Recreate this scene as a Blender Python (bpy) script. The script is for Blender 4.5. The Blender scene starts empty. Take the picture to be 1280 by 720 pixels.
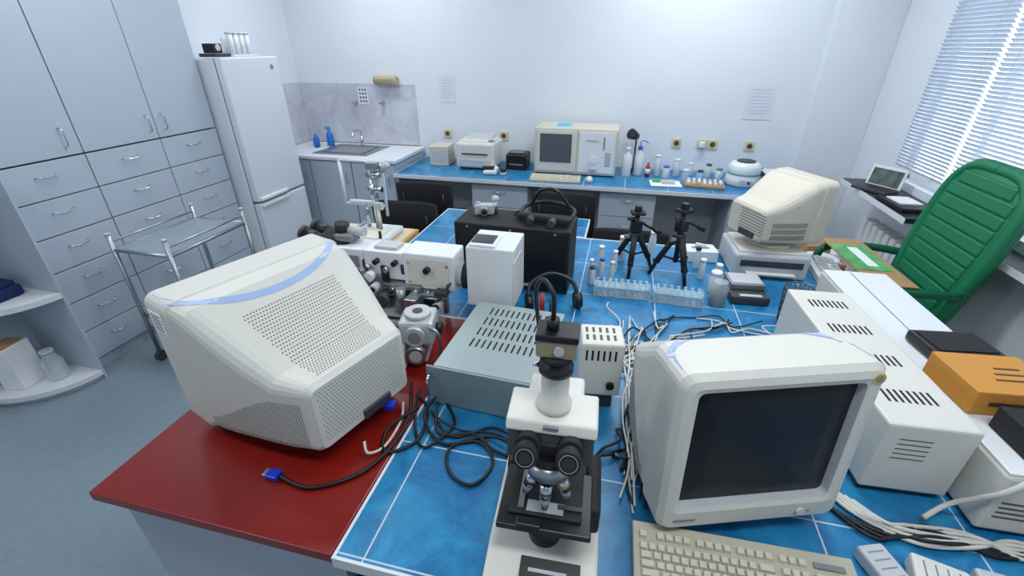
import bpy, bmesh, math, random
from mathutils import Vector, Matrix, Euler
from mathutils.bvhtree import BVHTree
random.seed(7)
R=math.radians
# ------------------------------------------------------------ materials
def lin(c):
    return tuple((x/255/12.92) if x/255<=0.04045 else ((x/255+0.055)/1.055)**2.4 for x in c)
_m={}
def mat(name,rgb,rough=0.5,metal=0.0,noise=0.0,nscale=8.0,bump=0.0,alpha=1.0,trans=0.0,emit=0.0,spec=0.5,coat=0.0):
    if name in _m: return _m[name]
    m=bpy.data.materials.new(name); m.use_nodes=True
    nt=m.node_tree; b=nt.nodes["Principled BSDF"]; c=lin(rgb)
    b.inputs["Base Color"].default_value=(*c,1)
    b.inputs["Roughness"].default_value=rough; b.inputs["Metallic"].default_value=metal
    b.inputs["Specular IOR Level"].default_value=spec
    b.inputs["Transmission Weight"].default_value=trans
    b.inputs["Coat Weight"].default_value=coat
    b.inputs["Alpha"].default_value=alpha
    if emit>0:
        b.inputs["Emission Color"].default_value=(*c,1); b.inputs["Emission Strength"].default_value=emit
    if noise>0 or bump>0:
        tc=nt.nodes.new("ShaderNodeTexCoord"); n=nt.nodes.new("ShaderNodeTexNoise")
        n.inputs["Scale"].default_value=nscale; n.inputs["Detail"].default_value=5
        nt.links.new(tc.outputs["Object"],n.inputs["Vector"])
        if noise>0:
            r=nt.nodes.new("ShaderNodeValToRGB")
            r.color_ramp.elements[0].position=0.3; r.color_ramp.elements[1].position=0.7
            r.color_ramp.elements[0].color=(*[x*(1-noise) for x in c],1)
            r.color_ramp.elements[1].color=(*[min(1,x*(1+noise)) for x in c],1)
            nt.links.new(n.outputs["Fac"],r.inputs["Fac"]); nt.links.new(r.outputs["Color"],b.inputs["Base Color"])
        if bump>0:
            bp=nt.nodes.new("ShaderNodeBump"); bp.inputs["Strength"].default_value=bump; bp.inputs["Distance"].default_value=0.01
            nt.links.new(n.outputs["Fac"],bp.inputs["Height"]); nt.links.new(bp.outputs["Normal"],b.inputs["Normal"])
    _m[name]=m; return m
def tile_mat(name,c1,c2,grout,tw,th,mortar,rough=0.35,scale=7.0,vert=False,ox=0.0):
    m=bpy.data.materials.new(name); m.use_nodes=True; nt=m.node_tree; b=nt.nodes["Principled BSDF"]
    tc=nt.nodes.new("ShaderNodeTexCoord"); mp=nt.nodes.new("ShaderNodeMapping")
    nt.links.new(tc.outputs["Object"],mp.inputs["Vector"])
    if vert: mp.inputs["Rotation"].default_value=(R(-90),0,0)
    mp.inputs["Location"].default_value=(ox,0,0)
    br=nt.nodes.new("ShaderNodeTexBrick"); br.offset=0.0; br.squash=1.0
    br.inputs["Scale"].default_value=1.0; br.inputs["Brick Width"].default_value=tw; br.inputs["Row Height"].default_value=th
    br.inputs["Mortar Size"].default_value=mortar; br.inputs["Mortar Smooth"].default_value=0.1
    nt.links.new(mp.outputs[0],br.inputs["Vector"])
    n=nt.nodes.new("ShaderNodeTexNoise"); n.inputs["Scale"].default_value=scale; n.inputs["Detail"].default_value=8; n.inputs["Roughness"].default_value=0.7
    n.inputs["Distortion"].default_value=0.8
    nt.links.new(tc.outputs["Object"],n.inputs["Vector"])
    r=nt.nodes.new("ShaderNodeValToRGB"); r.color_ramp.elements[0].position=0.35; r.color_ramp.elements[1].position=0.68
    r.color_ramp.elements[0].color=(*lin(c1),1); r.color_ramp.elements[1].color=(*lin(c2),1)
    nt.links.new(n.outputs["Fac"],r.inputs["Fac"])
    nt.links.new(r.outputs["Color"],br.inputs["Color1"]); nt.links.new(r.outputs["Color"],br.inputs["Color2"])
    br.inputs["Mortar"].default_value=(*lin(grout),1)
    nt.links.new(br.outputs["Color"],b.inputs["Base Color"])
    bp=nt.nodes.new("ShaderNodeBump"); bp.invert=True; bp.inputs["Strength"].default_value=0.3; bp.inputs["Distance"].default_value=0.003
    nt.links.new(br.outputs["Fac"],bp.inputs["Height"]); nt.links.new(bp.outputs["Normal"],b.inputs["Normal"])
    b.inputs["Roughness"].default_value=rough
    _m[name]=m; return m
BLUE=tile_mat("blue_tile",(12,94,148),(44,144,192),(186,204,216),0.333,0.333,0.0022,rough=0.33,ox=0.09)
MARB=tile_mat("marble_tile",(182,184,198),(216,218,228),(188,190,200),0.25,0.33,0.003,scale=4.0,vert=True)
WALL=mat("wall_paint",(223,229,236),0.85,noise=0.015,nscale=3,bump=0.05)
CEIL=mat("ceiling_paint",(240,242,245),0.9,noise=0.01)
FLOOR=mat("floor_linoleum",(128,144,154),0.36,noise=0.05,nscale=22)
CAB=mat("cabinet_grey",(180,191,204),0.45,noise=0.01)
CABD=mat("cabinet_gap",(70,78,88),0.8)
PANEL=mat("table_panel",(180,190,203),0.5,noise=0.01)
RED=mat("red_laminate",(126,22,15),0.28,noise=0.06,nscale=14)
EDGE=mat("white_edge",(222,226,230),0.5)
WHITE=mat("white_enamel",(226,230,234),0.3)
FRW=mat("fridge_white",(214,222,230),0.35)
BEIGE=mat("crt_plastic",(212,211,203),0.45,bump=0.04,nscale=300)
BEIGE2=mat("beige_plastic",(206,200,184),0.5,bump=0.04,nscale=300)
OFFW=mat("offwhite_metal",(216,215,207),0.42,bump=0.03,nscale=200)
KEY=mat("key_plastic",(212,208,190),0.5)
KEYB=mat("keyboard_case",(190,186,165),0.5)
DOT=mat("dark_hole",(95,93,86),0.8)
HOLE=mat("black_hole",(22,22,22),0.8)
STRIPE=mat("blue_stripe",(160,182,222),0.4)
BLACK=mat("black_plastic",(20,20,22),0.4)
BLACKG=mat("black_gloss",(10,11,14),0.12,coat=0.5)
BLACKM=mat("black_matte",(26,26,28),0.7)
FABRIC=mat("black_fabric",(28,28,32),0.9,bump=0.3,nscale=200)
DGREY=mat("dark_grey",(58,60,64),0.5)
GREY=mat("mid_grey",(130,134,138),0.5)
LGREY=mat("light_grey",(188,192,196),0.45)
CHROME=mat("chrome",(205,208,212),0.16,metal=1)
STEEL=mat("brushed_steel",(170,174,178),0.35,metal=0.9)
CHAS=mat("chassis_metal",(140,160,160),0.4,metal=0.35,noise=0.03)
SCREEN=mat("crt_glass",(27,31,36),0.28,spec=0.25)
LENS=mat("lens_glass",(12,14,20),0.06,coat=0.6)
GREEN=mat("green_upholstery",(4,118,78),0.55,bump=0.1,nscale=150)
DGREEN=mat("green_frame",(0,92,62),0.4)
WOOD=mat("light_wood",(205,160,98),0.5,noise=0.12,nscale=5)
CARD=mat("cardboard",(176,138,98),0.8,noise=0.05)
ORANGE=mat("orange_box",(204,142,58),0.55,noise=0.04)
PAPER=mat("paper",(236,238,240),0.8)
INK=mat("ink",(60,64,84),0.8)
CABLEW=mat("cable_white",(210,208,200),0.5)
CABLEB=mat("cable_black",(18,18,20),0.45)
VGAB=mat("vga_blue",(20,50,190),0.4)
BLUEP=mat("blue_plastic",(20,110,200),0.35)
REDP=mat("red_plastic",(170,40,42),0.4)
GRNP=mat("green_print",(90,170,100),0.5,noise=0.3,nscale=15)
YEL=mat("yellow_brown",(176,150,70),0.6)
TOWEL=mat("towel_cloth",(196,180,150),0.95,bump=0.4,nscale=90)
GLASS=mat("clear_glass",(225,238,240),0.05,alpha=0.35,spec=0.8)
ACRYL=mat("clear_acrylic",(190,212,222),0.1,alpha=0.45,spec=0.8)
TRAY=mat("tray_glass",(150,166,176),0.12,alpha=0.75,spec=0.8)
MILKY=mat("milky_plastic",(225,230,232),0.35,alpha=0.85)
BLIND=mat("blind_slat",(218,226,238),0.5)
SILL=mat("sill_dark",(36,38,42),0.35,noise=0.1)
BROWN=mat("dark_brown",(70,60,50),0.6)
LAMPM=mat("lamp_diffuser",(245,250,255),0.5,emit=3.0)
# ------------------------------------------------------------ builder
class B:
    def __init__(s,name,loc=(0,0,0),rz=0.0):
        s.name=name; s.loc=Vector(loc); s.rz=rz; s.bm=bmesh.new(); s.mats=[]
    def mi(s,m):
        if m not in s.mats: s.mats.append(m)
        return s.mats.index(m)
    def merge(s,t,m,M=None,smooth=False):
        i=s.mi(m)
        if M is not None: bmesh.ops.transform(t,matrix=M,verts=t.verts)
        for f in t.faces:
            f.material_index=i
            if smooth: f.smooth=True
        me=bpy.data.meshes.new("t"); t.to_mesh(me); t.free(); s.bm.from_mesh(me); bpy.data.meshes.remove(me)
    def box(s,c,sz,m,bev=0.0,rot=(0,0,0),top=None,topoff=(0,0)):
        t=bmesh.new(); bmesh.ops.create_cube(t,size=1)
        for v in t.verts:
            k=(1,1); o=(0,0)
            if top and v.co.z>0: k=top; o=topoff
            v.co=Vector((v.co.x*sz[0]*k[0]+(o[0] if v.co.z>0 else 0),v.co.y*sz[1]*k[1]+(o[1] if v.co.z>0 else 0),v.co.z*sz[2]))
        if bev>0: bmesh.ops.bevel(t,geom=t.edges[:],offset=bev,segments=2,affect='EDGES',profile=0.5)
        s.merge(t,m,Matrix.Translation(c)@Euler([R(a) for a in rot]).to_matrix().to_4x4()); return s
    def bx(s,x0,x1,y0,y1,z0,z1,m,bev=0.0):
        return s.box(((x0+x1)/2,(y0+y1)/2,(z0+z1)/2),(abs(x1-x0),abs(y1-y0),abs(z1-z0)),m,bev)
    def cyl(s,p0,p1,r,m,r2=None,seg=20,caps=True):
        p0=Vector(p0);p1=Vector(p1);d=p1-p0
        t=bmesh.new(); bmesh.ops.create_cone(t,cap_ends=caps,segments=seg,radius1=r,radius2=r if r2 is None else r2,depth=d.length)
        for f in t.faces:
            if len(f.verts)==4: f.smooth=True
        q=d.to_track_quat('Z','Y').to_matrix().to_4x4()
        s.merge(t,m,Matrix.Translation((p0+p1)/2)@q); return s
    def sph(s,c,r,m,sc=(1,1,1),seg=16):
        t=bmesh.new(); bmesh.ops.create_uvsphere(t,u_segments=seg,v_segments=seg//2+2,radius=r)
        s.merge(t,m,Matrix.Translation(c)@Matrix.Diagonal((*sc,1)),True); return s
    def lathe(s,c,prof,m,seg=24):
        t=bmesh.new(); rings=[]
        for r,z in prof:
            rings.append([t.verts.new((r*math.cos(2*math.pi*k/seg),r*math.sin(2*math.pi*k/seg),z)) for k in range(seg)])
        for a,b in zip(rings,rings[1:]):
            for k in range(seg):
                f=t.faces.new((a[k],a[(k+1)%seg],b[(k+1)%seg],b[k])); f.smooth=True
        t.faces.new(rings[-1]); t.faces.new(rings[0][::-1])
        s.merge(t,m,Matrix.Translation(c)); return s
    def tube(s,pts,r,m,seg=8,sub=6,closed=False,straight=False):
        P=[Vector(p) for p in pts]
        if straight: Q=P
        else:
            Q=[]; n=len(P)
            for i in range(n if closed else n-1):
                g=lambda k: P[k%n] if closed else P[max(0,min(n-1,k))]
                a,b,c,d=g(i-1),g(i),g(i+1),g(i+2)
                for k in range(sub):
                    u=k/sub
                    Q.append(0.5*((2*b)+(-a+c)*u+(2*a-5*b+4*c-d)*u*u+(-a+3*b-3*c+d)*u**3))
            if not closed: Q.append(P[-1])
        t=bmesh.new(); rings=[]; N=len(Q); up=None
        for i,p in enumerate(Q):
            d=(Q[(i+1)%N]-Q[i-1]) if closed else (Q[min(N-1,i+1)]-Q[max(0,i-1)])
            if d.length<1e-7: d=Vector((0,0,1))
            d.normalize()
            if up is None: up=d.orthogonal().normalized()
            up=(up-d*up.dot(d)); up=up.normalized() if up.length>1e-6 else d.orthogonal().normalized()
            w=d.cross(up)
            rings.append([t.verts.new(p+r*(math.cos(2*math.pi*k/seg)*up+math.sin(2*math.pi*k/seg)*w)) for k in range(seg)])
        rng=range(N) if closed else range(N-1)
        for i in rng:
            a,b=rings[i],rings[(i+1)%N]
            for k in range(seg):
                t.faces.new((a[k],a[(k+1)%seg],b[(k+1)%seg],b[k])).smooth=True
        if not closed: t.faces.new(rings[0][::-1]); t.faces.new(rings[-1])
        s.merge(t,m); return s
    def prism(s,pts,ax,a,b,m,bev=0.0):
        def mk(p,h):
            return {'x':(h,p[0],p[1]),'y':(p[0],h,p[1]),'z':(p[0],p[1],h)}[ax]
        t=bmesh.new(); A=[t.verts.new(mk(p,a)) for p in pts]; Bv=[t.verts.new(mk(p,b)) for p in pts]; n=len(pts)
        t.faces.new(A); t.faces.new(Bv[::-1])
        for k in range(n): t.faces.new((A[k],Bv[k],Bv[(k+1)%n],A[(k+1)%n]))
        bmesh.ops.recalc_face_normals(t,faces=t.faces)
        if bev>0: bmesh.ops.bevel(t,geom=t.edges[:],offset=bev,segments=2,affect='EDGES',profile=0.5)
        s.merge(t,m); return s
    def loft(s,rings,m,smooth=True,capa=True,capb=True):
        t=bmesh.new(); V=[[t.verts.new(p) for p in r] for r in rings]; n=len(rings[0])
        for a,b in zip(V,V[1:]):
            for k in range(n):
                f=t.faces.new((a[k],a[(k+1)%n],b[(k+1)%n],b[k])); f.smooth=smooth
        if capa: t.faces.new(V[0][::-1])
        if capb: t.faces.new(V[-1])
        bmesh.ops.recalc_face_normals(t,faces=t.faces)
        s.merge(t,m); return s
    def bvh(s):
        s.bm.faces.ensure_lookup_table(); return BVHTree.FromBMesh(s.bm)
    def holes(s,o,u,v,nu,nv,d,w,h,m,mask=None,stag=True,seg=6,off=0.0006):
        tree=s.bvh(); o=Vector(o);u=Vector(u);v=Vector(v);d=Vector(d).normalized(); t=bmesh.new()
        for i in range(nu):
            for j in range(nv):
                a=(i+0.5*(j%2 if stag else 0)+0.25)/nu; b=(j+0.5)/nv
                if mask and not mask(a,b): continue
                p=o+u*a+v*b; hit=tree.ray_cast(p,d,2.0)
                if hit[0] is None: continue
                n=hit[1]
                if n.dot(d)>0: n=-n
                if abs(n.dot(d))<0.15: continue
                e1=(u-n*u.dot(n)).normalized(); e2=n.cross(e1)
                c=hit[0]+n*off
                if seg==4: vs=[c+e1*w+e2*h,c-e1*w+e2*h,c-e1*w-e2*h,c+e1*w-e2*h]
                else: vs=[c+e1*w*math.cos(2*math.pi*k/seg)+e2*h*math.sin(2*math.pi*k/seg) for k in range(seg)]
                t.faces.new([t.verts.new(q) for q in vs])
        s.merge(t,m); return s
    def ribbon(s,pts,d,w,m,off=0.001):
        tree=s.bvh(); d=Vector(d).normalized(); t=bmesh.new(); prev=None
        P=[Vector(p) for p in pts]
        for i,p in enumerate(P):
            tg=(P[min(len(P)-1,i+1)]-P[max(0,i-1)]).normalized(); sd=tg.cross(d).normalized()
            pr=[]
            for k in (-1,1):
                q=p+sd*w*k*0.5; h=tree.ray_cast(q,d,2.0)
                if h[0] is None: pr=None;break
                pr.append(t.verts.new(h[0]-d*off))
            if pr and prev: t.faces.new((prev[0],prev[1],pr[1],pr[0])).smooth=True
            prev=pr
        s.merge(t,m); return s
    def done(s):
        me=bpy.data.meshes.new(s.name); s.bm.to_mesh(me); s.bm.free()
        for m in s.mats: me.materials.append(m)
        ob=bpy.data.objects.new(s.name,me); ob.location=s.loc; ob.rotation_euler=(0,0,s.rz)
        bpy.context.collection.objects.link(ob); return ob
def rrect(hw,z0,z1,r,y,n=5):
    out=[]
    for cx,cz,a0 in ((hw-r,z1-r,0),(-hw+r,z1-r,90),(-hw+r,z0+r,180),(hw-r,z0+r,270)):
        for k in range(n):
            a=R(a0+90*k/(n-1)); out.append((cx+r*math.cos(a),y,cz+r*math.sin(a)))
    return out
def simple(name,x0,x1,y0,y1,z0,z1,m,bev=0.0):
    b=B(name,((x0+x1)/2,(y0+y1)/2,(z0+z1)/2)); b.box((0,0,0),(x1-x0,y1-y0,z1-z0),m,bev); return b.done()
# ------------------------------------------------------------ room
XL,XR,YB,YF,ZC=-3.28,1.84,4.38,-2.0,2.8
simple("floor",XL-.1,XR+.2,YF-.1,YB+.1,-0.1,0,FLOOR)
simple("ceiling",XL-.1,XR+.2,YF-.1,YB+.1,ZC,ZC+.1,CEIL)
simple("wall_back",XL-.1,XR+.2,YB,YB+.1,0,ZC,WALL)
simple("wall_left",XL-.1,XL,YF,YB,0,ZC,WALL)
simple("wall_front",XL-.1,XR+.2,YF-.1,YF,0,ZC,WALL)
b=B("wall_right",(XR,0,0))
b.bx(0,.2,YF,YB,0,.95,WALL); b.bx(0,.2,YF,YB,2.5,ZC,WALL); b.bx(0,.2,3.67,YB,.95,2.5,WALL); b.bx(0,.2,YF,0.6,.95,2.5,WALL); b.done()
simple("trim_pilaster",1.40,XR,4.27,YB,0,ZC,WALL,0.004)
simple("baseboard_left",XL,XL+.015,YF,.58,0,.08,LGREY)
b=B("window_1",(XR+.10,0,0))
for y in (0.62,1.5,2.3,3.09,3.65): b.bx(-.03,.03,y-.03,y+.03,.95,2.5,WHITE)
for z in (.975,2.475): b.bx(-.03,.03,.6,3.67,z-.03,z+.03,WHITE)
b.bx(-.004,.004,.6,3.67,.98,2.47,GLASS); b.done()
for (y0,y1) in ((3.12,3.66),(2.32,3.08),(1.52,2.28),(.66,1.48)):
    b=B("window_blind",(XR-.018,(y0+y1)/2,0)); hy=(y1-y0)/2
    z=1.04
    while z<2.55:
        b.box((0,0,z),(.027,2*hy,.0012),BLIND,rot=(0,44,0)); z+=.0215
    b.bx(-.015,.015,-hy,hy,2.55,2.59,WHITE); b.bx(-.012,.012,-hy,hy,1.015,1.03,WHITE)
    for k in (-.7,.7): b.cyl((-.014,hy*k,1.02),(-.014,hy*k,2.56),.001,LGREY,seg=5)
    b.done()
b=B("window_sill",(1.72,2.1,.9)); b.bx(-.02,.12,-1.6,.75,-.03,0,SILL,.004); b.bx(-.15,.12,.75,1.66,-.03,0,SILL,.004)
b.bx(-.023,-.019,-1.6,.75,-.035,-.002,EDGE); b.bx(-.153,-.149,.75,1.66,-.035,-.002,EDGE); b.done()
b=B("radiator",(1.74,3.2,.0))
for k in range(9): b.box((0,-.32+.08*k,.42),(.09,.062,.52),WHITE,.012)
b.cyl((0,-.36,.62),(0,.36,.62),.018,WHITE); b.cyl((0,-.36,.22),(0,.36,.22),.018,WHITE)
b.cyl((0,.34,0),(0,.34,.25),.012,WHITE); b.cyl((0,-.34,0),(0,-.34,.25),.012,WHITE); b.done()
b=B("tile_splashback",(XL,YB-.001,.855)); b.bx(.015,1.27,-.012,0,0,.565,MARB); b.done()
MARB2=tile_mat("marble_tile_side",(182,184,198),(216,218,228),(188,190,200),0.25,0.33,0.0,scale=4.0)
b=B("sink_side_tiling",(XL+.001,YB,.855)); b.bx(0,.012,-.56,-.002,0,.565,MARB2)
for k in (1,2): b.bx(.0115,.0125,-.25*k-.0015,-.25*k+.0015,0,.565,LGREY)
b.bx(.0115,.0125,-.56,-.002,.33,.333,LGREY); b.done()
for x in (-2.1,0.4):
    for y in (.2,2.0,3.6):
        b=B("ceiling_lamp",(x,y,ZC)); b.bx(-.6,.6,-.15,.15,-.06,0,WHITE,.005); b.bx(-.57,.57,-.12,.12,-.066,-.058,LAMPM); b.done()
        L=bpy.data.lights.new("lamp_light",'AREA'); L.shape='RECTANGLE'; L.size=1.15; L.size_y=.28; L.energy=13 if x<-1 else 17; L.color=(.94,.975,1)
        o=bpy.data.objects.new("ceiling_light",L); o.location=(x,y,ZC-.08); bpy.context.collection.objects.link(o)
# ------------------------------------------------------------ cabinets left
b=B("storage_cabinet",(-2.96,0,0))
cols=[1.52,1.98,2.455,2.91]
b.bx(-.31,-.02,1.52,2.91,0,1.21,CAB); b.bx(-.31,-.02,.6,2.91,1.21,2.72,CAB)
for a,c in zip(cols,cols[1:]):
    for k in range(6):
        z0=.07+.19*k
        b.bx(-.02,0,a+.003,c-.003,z0+.003,z0+.187,CAB,.002)
        ym=(a+c)/2; z=z0+.12
        b.tube([(0,ym-.05,z),(.022,ym-.045,z),(.028,ym,z-.006),(.022,ym+.045,z),(0,ym+.05,z)],.004,CHROME,sub=4)
b.bx(-.021,-.018,1.53,2.90,.06,1.215,CABD)
for a,c,h in ((.6,1.06,1.02),(1.06,1.52,1.10),(1.52,1.98,1.90),(1.98,2.455,2.40),(2.455,2.91,2.51)):
    b.bx(-.02,0,a+.003,c-.003,1.216,2.70,CAB,.002)
    if h>1.5: b.tube([(0,h,1.26),(.025,h,1.27),(.028,h,1.31),(.025,h,1.35),(0,h,1.36)],.004,CHROME,sub=4)
b.bx(-.021,-.018,.61,2.90,1.21,2.7,CABD)
b.done()
b=B("corner_shelf",(-3.27,1.515,0))
def qarc(rx,ry): return [(0,0)]+[(rx*math.sin(R(a)),-ry*math.cos(R(a))) for a in range(0,91,10)]
for z in (.03,.55): b.prism(qarc(.42,.36),'z',z,z+.03,EDGE)
b.bx(.0,.42,-.012,0,0,1.2,CAB); b.bx(0,.012,-.36,0,0,1.2,CAB)
b.prism(qarc(.40,.34),'z',0,.03,CAB)
b.done()
b=B("glass_jar",(-3.02,1.40,.061)); b.lathe((0,0,0),[(.045,0),(.05,.01),(.05,.12),(.03,.15),(.03,.17)],GLASS); b.cyl((0,0,.17),(0,0,.185),.032,LGREY); b.done()
b=B("white_carton",(-3.15,1.32,.061)); b.box((0,0,.13),(.12,.14,.26),PAPER,.003,rot=(0,0,12)); b.box((0,0,.262),(.10,.12,.004),CARD,rot=(0,0,12)); b.done()
b=B("folded_cloth",(-3.12,1.36,.581)); b.box((0,0,.03),(.2,.2,.06),mat("navy",(20,40,90),.9),.015); b.box((.0,.0,.07),(.16,.18,.03),mat("navy",(20,40,90),.9),.012); b.done()
# ------------------------------------------------------------ fridge
b=B("refrigerator",(-2.80,3.23,0))
b.bx(-.47,0-.045,-.29,.29,.03,1.665,FRW,.012)
b.bx(-.04,0.02,-.29,.29,.64,1.675,FRW,.012); b.bx(-.04,.02,-.29,.29,.06,.625,FRW,.012)
b.bx(-.05,-.038,-.285,.285,.06,1.66,GREY)
b.bx(.015,.04,-.27,.05,.595,.622,WHITE,.006); b.bx(.015,.04,-.27,.05,.645,.672,WHITE,.006)
b.cyl((.02,.2,1.60),(.023,.2,1.60),.018,GREY); b.bx(-.4,-.03,-.26,.26,0,.04,DGREY)
b.done()
b=B("measuring_cylinder_set",(-2.90,3.2,1.676))
for k in range(4):
    b.cyl((0.02,-.02+.055*k,0.012),(.02,-.02+.055*k,.15),.021,WHITE); b.cyl((.02,-.02+.055*k,.15),(.02,-.02+.055*k,.16),.026,WHITE)
    b.cyl((-0.04,-.02+.055*k,0.012),(-.04,-.02+.055*k,.12),.017,WHITE)
b.bx(-.07,.06,-.06,.2,0,.012,WHITE,.003); b.done()
b=B("small_gauge",(-2.88,3.03,1.676)); b.box((0,-.02,.012),(.14,.14,.022),DGREY,.003); b.box((0,-.03,.055),(.09,.08,.06),BLACKM,.005); b.cyl((.046,-.03,.06),(.05,-.03,.06),.022,LGREY); b.done()
# ------------------------------------------------------------ sink unit
b=B("sink_cabinet",(-2.6,4.04,0))
b.bx(-.67,.62,-.30,.32,.08,.82,CAB); b.bx(-.67,.65,-.34,.32,.82,.85,EDGE,.004)
for x0,x1 in ((-.66,-.24),(-.235,.19),(.195,.615)):
    b.bx(x0+.003,x1-.003,-.32,-.30,.1,.81,CAB,.002)
    b.tube([(x1-.05,-.32,.62),(x1-.05,-.345,.63),(x1-.05,-.345,.71),(x1-.05,-.32,.72)],.004,CHROME,sub=4)
b.bx(-.64,.6,-.28,.3,0,.08,DGREY)
b.bx(-.25,.31,-.24,.24,.850,.856,STEEL,.002); b.bx(-.18,.24,-.18,.16,.8562,.8572,DGREY)
b.bx(-.16,.22,-.16,.13,.8573,.8576,GREY)
b.cyl((.03,.20,.85),(.03,.20,.95),.014,CHROME); b.tube([(.03,.2,.95),(.03,.18,1.0),(.03,.08,1.01),(.03,.03,.97)],.01,CHROME)
b.done()
b=B("spray_bottle",(-2.89,4.18,.857)); b.lathe((0,0,0),[(.034,0),(.036,.01),(.034,.10),(.014,.13),(.014,.15)],BLUEP); b.box((-.01,0,.165),(.055,.02,.028),mat("spray_head",(60,160,210),.4),.005); b.done()
b=B("cleaning_bottle",(-2.98,4.08,.857)); b.lathe((0,0,0),[(.03,0),(.03,.08),(.012,.1),(.012,.12)],BLUEP); b.done()
b=B("soap_dish",(-3.08,4.2,.857)); b.lathe((0,0,0),[(.03,0),(.04,.03)],WHITE); b.done()
b=B("wall_tap",(-2.50,YB-.014,1.25))
for x in (-.15,.15):
    b.cyl((x,0,0),(x,-.05,0),.015,CHROME); b.box((x,-.055,.0),(.05,.015,.015),CHROME,.004)
b.done()
b=B("notice_sheet",(-2.56,YB-.015,1.31)); b.box((0,-.001,0),(.10,.002,.15),PAPER)
for i in range(3):
    for j in range(4): b.box((-.03+.03*i,-.003,-.05+.035*j),(.018,.001,.022),mat("notice_ink",(90,100,150),.8))
b.done()
b=B("hand_towel",(-2.27,YB-.06,1.45))
b.cyl((-.12,0,0),(.12,0,0),.035,TOWEL); b.box((0,-.01,.02),(.24,.08,.07),TOWEL,.03); b.bx(-.1,.1,.03,.06,-.02,.02,LGREY); b.done()
# ------------------------------------------------------------ trolley
b=B("glass_trolley",(-2.49,2.0,0))
for x in (-.19,.19):
    for y in (-.27,.27):
        b.cyl((x,y,.07),(x,y,.84),.012,STEEL); b.cyl((x,y,.84),(x,y,.85),.014,LGREY)
        b.cyl((x-.012,y,.035),(x+.012,y,.035),.035,DGREY)
for z in (.33,.75):
    b.bx(-.19,.19,-.27,.27,z,z+.008,TRAY)
    for x in (-.19,.19): b.cyl((x,-.27,z),(x,.27,z),.010,STEEL); b.cyl((x,-.27,z+.05),(x,.27,z+.05),.006,STEEL)
    for y in (-.27,.27): b.cyl((-.19,y,z),(.19,y,z),.010,STEEL)
b.done()
# ------------------------------------------------------------ island tables
def table(name,x0,x1,y0,y1,m,panel=PANEL,th=.03,z=.75,ins=.03):
    cx,cy=(x0+x1)/2,(y0+y1)/2; b=B(name,(cx,cy,z)); hx,hy=(x1-x0)/2,(y1-y0)/2
    b.bx(-hx+.006,hx-.006,-hy+.006,hy-.006,-th,0,m); 
    b.bx(-hx,-hx+.008,-hy,hy,-th-.004,.001,EDGE,.001); b.bx(hx-.008,hx,-hy,hy,-th-.004,.001,EDGE,.001)
    b.bx(-hx+.008,hx-.008,-hy,-hy+.008,-th-.004,.001,EDGE,.001); b.bx(-hx+.008,hx-.008,hy-.008,hy,-th-.004,.001,EDGE,.001)
    if panel:
        b.bx(-hx+ins,-hx+ins+.02,-hy+ins,hy-ins,-z,-th,panel); b.bx(hx-ins-.02,hx-ins,-hy+ins,hy-ins,-z,-th,panel)
        b.bx(-hx+ins,hx-ins,-hy+ins,-hy+ins+.02,-z,-th,panel); b.bx(-hx+ins,hx-ins,hy-ins-.02,hy-ins,-z,-th,panel)
    return b.done()
table("tiled_lab_table",-.53,1.125,.49,2.52,BLUE)
table("tiled_lab_table",-1.14,-.535,1.50,2.85,BLUE)
table("tiled_lab_table",-.533,-.16,2.524,2.85,BLUE)
b=B("red_table",(-.88,.995,.75)); b.bx(-.346,.346,-.5,.5,-.03,0,RED,.003); b.bx(-.32,.335,-.46,.48,-.75,-.03,PANEL); b.done()
b=B("wall_desk",(-.2,4.01,.75))
b.bx(-1.74,1.58,-.37,.25,-.025,0,BLUE); b.bx(-1.74,1.58,.25,.36,-.025,0,BLUE); b.bx(-1.74,1.58,-.378,-.37,-.03,.001,EDGE,.001); b.bx(-1.748,-1.74,-.378,.36,-.03,.001,EDGE)
b.bx(-1.74,-1.72,-.34,.36,-.75,-.025,PANEL); b.bx(1.56,1.58,-.34,.25,-.75,-.025,PANEL)
b.bx(-1.74,1.58,.22,.24,-.75,-.025,LGREY)
for x0,x1 in ((-1.05,-.55),(.05,.5),(1.05,1.56)):
    b.bx(x0,x1,-.30,.22,-.75,-.03,PANEL)
    for k in range(3): b.bx(x0+.004,x1-.004,-.318,-.30,-.69+.22*k,-.69+.22*k+.215,PANEL,.003)
    for k in range(3): b.tube([((x0+x1)/2-.05,-.318,-.55+.22*k),((x0+x1)/2-.04,-.34,-.55+.22*k),((x0+x1)/2+.04,-.34,-.55+.22*k),((x0+x1)/2+.05,-.318,-.55+.22*k)],.004,CHROME,sub=3)
b.done()
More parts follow.
